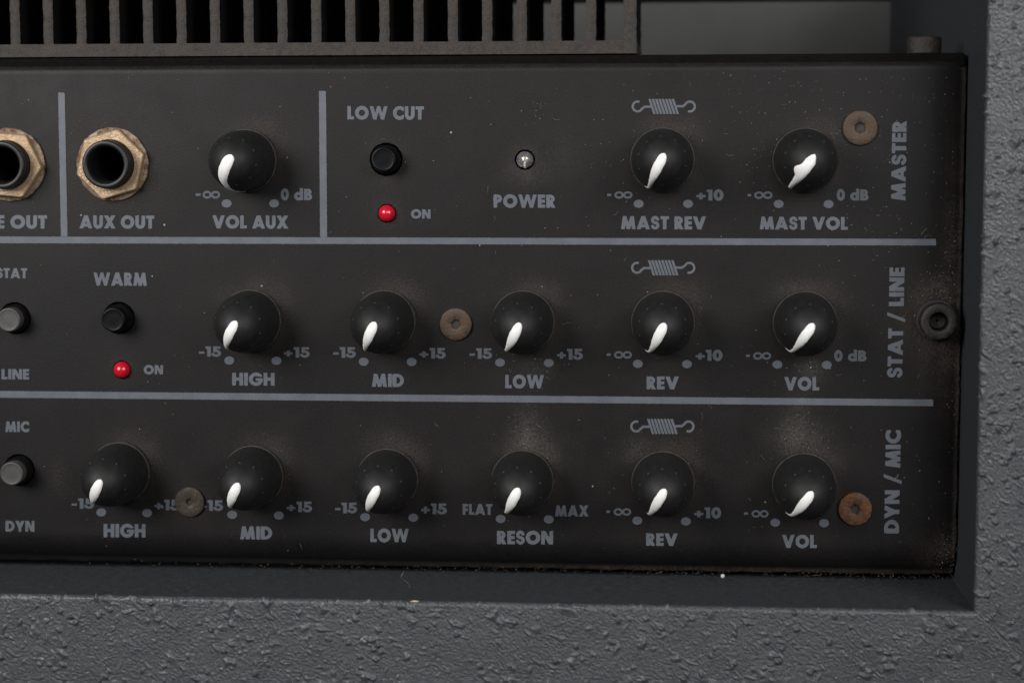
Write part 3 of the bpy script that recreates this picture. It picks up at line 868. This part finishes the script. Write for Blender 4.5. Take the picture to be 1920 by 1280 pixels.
# ------------------------------------------------------------------ jack sockets
def hexnut(R, h0, h1, ph, rin):
    n = 96; V = []; F = []
    def hexr(a):
        b = (a - ph) % (math.pi / 3) - math.pi / 6
        return R * math.cos(math.pi / 6) / math.cos(b)
    rows = []
    for f, hh, ch in ((1, h0, 0), (1, h1 - 3, 0), (1, h1 - 1.2, 1), (1, h1, 2.6)):
        rows.append([(min(hexr(2 * math.pi * i / n), R * .985) - ch, hh) for i in range(n)])
    rows.append([(rin + 1.5, h1) for i in range(n)]); rows.append([(rin, h1 - 2)] * n); rows.append([(rin, h0)] * n)
    for row in rows:
        for i, (r, hh) in enumerate(row):
            a = 2 * math.pi * i / n; V.append((r * math.cos(a), r * math.sin(a), hh))
    for k in range(len(rows) - 1):
        for i in range(n):
            j = (i + 1) % n; F.append((k * n + i, k * n + j, k * n + n + j, k * n + n + i))
    return V, F
for px, py, ph, lab in ((212, 308, -math.radians(16), 'jack socket above AUX OUT with a rusty hexagonal nut'), (19, 309, math.radians(5), 'jack socket above LINE OUT with a rusty hexagonal nut')):
    bp = [(44.5, -2), (44.5, 27)]
    for k in range(3): bp += [(43.2, 29 + k * 5), (44.6, 31.5 + k * 5)]
    bp += [(44.2, 47.5), (43, 49.8), (41.5, 50.6), (38, 50.6), (36, 50), (33.8, 47), (32.6, 40), (32.3, 32)]
    j = obj('jack_socket', mesh('jack_socket', *lathe(bp, 72, False, False), M_black, True), panel, rel(px, py))
    j['label'] = lab; j['group'] = 'jack sockets on the control panel'
    obj('bore', mesh('bore', *lathe([(32.3, 32), (31.5, 30), (31.5, -300), (.5, -300)], 48, False, True), M_dark, True), j)
    obj('hex_nut', mesh('hex_nut', *hexnut(67.5, 6, 21, ph, 45), M_nut), j)
    sd = px
    obj('washer', mesh('washer', *lathe([(67, .3), (68.5, 2), (68, 5), (66, 6.2), (44, 6.2)], 96, False, False, wob=lambda a, k, sd=sd: 1.2 * float(fbm(np.array(math.cos(a) * 5 + sd), np.array(math.sin(a) * 5), 3, 70))), M_washer, True), j)

# ------------------------------------------------------------------ screws and bolts
def screw_mesh(name, R, h, ph, mat, hexr=.37, crater=0.0):
    n = 60; rin = R * hexr
    def hx(a):
        b = (a - ph) % (math.pi / 3) - math.pi / 6
        return rin * math.cos(math.pi / 6) / math.cos(b)
    rows = [[(R, .2)] * n, [(R, h * .45)] * n, [(R * .965, h * .85)] * n, [(R * .88, h)] * n, [(R * .62, h * 1.02)] * n]
    rows.append([(hx(2 * math.pi * i / n) + 2.2, h - .2) for i in range(n)])
    rows.append([(hx(2 * math.pi * i / n), h - 1.2) for i in range(n)])
    rows.append([(hx(2 * math.pi * i / n) * .80, h - 4.5) for i in range(n)])
    rows.append([(rin * .25, h - 5.5)] * n)
    V = []; F = []
    for row in rows:
        for i, (r, hh) in enumerate(row):
            a = 2 * math.pi * i / n
            w = .5 * float(pn(np.array(math.cos(a) * 3 + R), np.array(math.sin(a) * 3 + r * .1), 80))
            V.append((r * math.cos(a) + w, r * math.sin(a) + w, hh + w * .5))
    for k in range(len(rows) - 1):
        for i in range(n):
            j = (i + 1) % n; F.append((k * n + i, k * n + j, k * n + n + j, k * n + n + i))
    F.append(tuple((len(rows) - 1) * n + i for i in range(n)))
    return mesh(name, V, F, mat, True)
M_sock = mat_plain('packed_dirt', (0.016, 0.013, 0.010), (0.05, 0.042, 0.034), 5, 0.8, 2.0, 4)
for px, py, R, ph, m, hr, lab in ((1612.5, 240, 31.5, .5, M_screw, .33, 'brown rusty screw between the MAST VOL knob and MASTER'),
                              (855, 607.5, 30.5, .2, M_screw, .31, 'brown screw between the MID and LOW knobs'),
                              (356.5, 940, 29, .9, M_screw_g, .24, 'grimy screw over the lettering between the HIGH and MID knobs'),
                              (1603, 953, 31, .3, M_screw_o, .30, 'orange rusty screw beside the VOL knob and DYN / MIC')):
    o = obj('screw', screw_mesh('screw', R, 6.5, ph, m, hr), panel, rel(px, py)); obj('socket', mesh('socket', *lathe([(R * hr * .70, 2.3), (R * hr * .4, 1.6), (.5, 1.3)], 24, False, True), M_sock), o)
    o['label'] = lab; o['group'] = 'screws in the control panel'
bo = obj('bolt', mesh('bolt', *lathe([(36.5, .4), (37.5, 2), (37, 3.5), (33, 4), (32.5, 6), (32.8, 30), (32, 33), (29.5, 34.5), (20, 34.5), (17.5, 33.5), (16, 29), (15.2, 6), (.6, 5)], 64, True, True,
         wob=lambda a, k: .5 * float(fbm(np.array(math.cos(a) * 4 + k * .2), np.array(math.sin(a) * 4), 2, 90))), M_bolt, True), panel, rel(1756, 600))
obj('socket', mesh('socket', *lathe([(15.6, 27), (14.5, 6), (13, 4.9), (.5, 5.2)], 40, False, True), M_dark, True), bo)
bo['label'] = 'dusty black bolt with a round socket beside STAT / LINE'
# stud standing on the top flange
bx, by = at(1733, 103, -55)
st_v, st_f = lathe([(29, 0), (30.5, 1.5), (30.5, 27), (29, 30), (26, 31.5), (15, 31.5), (14, 25), (1, 25)], 48)
st_v = [(x, -z, y) for x, y, z in st_v]
so = obj('bolt', mesh('bolt', st_v, st_f, M_stud, True), panel, (bx - PAN[0], _gt + 0.2 - PAN[1], -55))
so['label'] = 'dusty brown bolt head standing on top of the panel'

# ------------------------------------------------------------------ dust, lint and crumbs
def dust():
    V = []; F = []
    def fleck(px, py, r, h=.6):
        x, y = at(px, py); n = random.choice((4, 5, 6)); b = len(V); a0 = random.random() * 6
        for i in range(n):
            a = a0 + 2 * math.pi * i / n; q = r * random.uniform(.55, 1.2)
            V.append((x - PAN[0] + q * math.cos(a), y - PAN[1] + q * math.sin(a), h))
        V.append((x - PAN[0], y - PAN[1], h + r * .7))
        for i in range(n): F.append((b + i, b + (i + 1) % n, b + n))
    def fibre(px, py, L, w=.45):
        x, y = at(px, py); x -= PAN[0]; y -= PAN[1]; a = random.random() * 6.28; c = random.uniform(-.25, .25); prev = None
        n = 9
        for i in range(n):
            b = len(V)
            V.append((x + w * math.sin(a), y - w * math.cos(a), .9)); V.append((x - w * math.sin(a), y + w * math.cos(a), .9)); V.append((x, y, 1.7))
            if prev is not None:
                F.append((prev, b, b + 2, prev + 2)); F.append((prev + 1, prev + 2, b + 2, b + 1))
            prev = b; a += c + random.uniform(-.25, .25); x += L / n * math.cos(a); y += L / n * math.sin(a)
    for _ in range(480):
        px = 1790 - 1750 * random.random() ** 1.7; py = random.uniform(135, 1040)
        fleck(px, py, random.choice((.5, .6, .7, .8, 1.0)) * random.uniform(.7, 1.25))
    for cx, cy, sx, sy, n in ((1600, 240, 120, 60, 70), (1640, 420, 80, 60, 40), (1500, 815, 45, 35, 40), (990, 815, 40, 45, 40), (1745, 545, 45, 35, 50), (1780, 480, 18, 110, 50), (1520, 690, 30, 25, 16),
                              (1180, 300, 60, 60, 30), (1010, 215, 20, 18, 14), (1400, 200, 180, 60, 50), (1775, 1040, 22, 35, 50), (1000, 690, 40, 18, 25), (1430, 300, 40, 50, 30)):
        for _ in range(n):
            px, py = random.gauss(cx, sx * .6), random.gauss(cy, sy * .6)
            if px < 1795 and 130 < py < 1065: fleck(px, py, random.uniform(.45, 1.05))
    for _ in range(34):
        fibre(1780 - 1300 * random.random() ** 1.5, random.uniform(140, 1030), random.uniform(7, 20), random.uniform(.18, .3))
    return mesh('dust', V, F, M_fleck, recalc=False)
M_fleck = mat_plain('dust_flecks', (0.12, 0.112, 0.10), (0.34, 0.32, 0.295), 40, 0.9)
do = link(bpy.data.objects.new('dust', dust()), None, W(*PAN))
tag(do, 'pale dust flecks and fibres scattered over the black control panel', 'dust', kind='stuff')

def clod():
    V = []; F = []
    x_a, x_b = at(20, 1060)[0], PR_ - 4
    for _ in range(330):
        x = x_a + (x_b - x_a) * random.random() ** .6; y = PB_ + random.gauss(-4, 2.6); r = random.uniform(.4, 1.2)
        b = len(V)
        for i in range(5):
            a = 6.28 * i / 5 + random.random(); V.append((x - PAN[0] + 1.6 * r * math.cos(a), y - PAN[1] + r * math.sin(a), -3 - random.random()))
        V.append((x - PAN[0], y - PAN[1], -1 + r))
        for i in range(5): F.append((b + i, b + (i + 1) % 5, b + 5))
    for _ in range(170):
        y = random.uniform(380, 1050); x = PR_ - abs(random.gauss(0, 6)) ; yy = at(1800, y)[1]; r = random.uniform(.4, 1.0); b = len(V)
        for i in range(5):
            a = 6.28 * i / 5 + random.random(); V.append((x - PAN[0] + r * math.cos(a), yy - PAN[1] + r * math.sin(a), -2.0))
        V.append((x - PAN[0], yy - PAN[1], r + .5))
        for i in range(5): F.append((b + i, b + (i + 1) % 5, b + 5))
    return mesh('grime', V, F, mat_plain('brown_grime', (0.04, 0.031, 0.023), (0.08, 0.064, 0.05), 20, 0.9), recalc=False)
cl = link(bpy.data.objects.new('grime', clod()), None, W(*PAN))
tag(cl, 'brown crusted grime along the lower and right edges of the panel', 'grime', kind='stuff')

def tube(pts, r, mat, name):
    V = []; F = []; n = 6
    for k, p in enumerate(pts):
        for i in range(n):
            a = 2 * math.pi * i / n; V.append((p[0] + r * math.cos(a) * .7, p[1] + r * math.cos(a) * .7, p[2] + r * math.sin(a)))
    for k in range(len(pts) - 1):
        for i in range(n):
            j = (i + 1) % n; F.append((k * n + i, k * n + j, k * n + n + j, k * n + n + i))
    return mesh(name, V, F, mat, True)
# hair lying over the lower recess wall: depth on that wall follows from the picture row
def on_ledge(px, py):
    lo, hi = -60.0, FH
    for _ in range(40):
        mid = (lo + hi) / 2
        if at(px, py, mid)[1] > YW - .8: lo = mid
        else: hi = mid
    return at(px, py, lo)[0], YW - .8, lo
hair = [(757, 1071), (755, 1075), (752, 1080), (753, 1084), (758, 1088), (764, 1091), (767, 1096), (768, 1101)]
hp = [on_ledge(*p) for p in hair]; h0 = hp[0]
ho = link(bpy.data.objects.new('hair', tube([(p[0] - h0[0], p[1] - h0[1], p[2] - h0[2]) for p in hp], .4, M_lint, 'hair')), None, W(*h0))
tag(ho, 'thin pale curled hair lying on the ledge below the panel', 'hair')
def lumpy(r, seed, mat, name, sx=1, sy=1, sz=1):
    bm = bmesh.new(); bmesh.ops.create_icosphere(bm, subdivisions=3, radius=1)
    V = []; F = [tuple(v.index for v in f.verts) for f in bm.faces]
    for v in bm.verts:
        q = 1 + .35 * float(pn(np.array(v.co.x * 1.7 + seed), np.array(v.co.y * 1.7 + v.co.z), 95))
        V.append((v.co.x * r * q * sx, v.co.y * r * q * sy, v.co.z * r * q * sz))
    bm.free(); return mesh(name, V, F, mat, True)
cx, cy = at(1355, 1079, 2)
tag(link(bpy.data.objects.new('crumb', lumpy(3.8, 3, M_lint, 'crumb')), None, W(cx, cy, 2)), 'small white crumb at the lower edge of the panel below REV', 'crumb')
cx, cy = at(778, 1127, FH - 2)
tag(link(bpy.data.objects.new('wood_chip', lumpy(3.6, 6, M_chip, 'wood_chip', 2.2, .55, .8)), None, W(cx, cy, FH - 3)), 'tiny pale wood splinter on the edge of the textured frame', 'splinter')
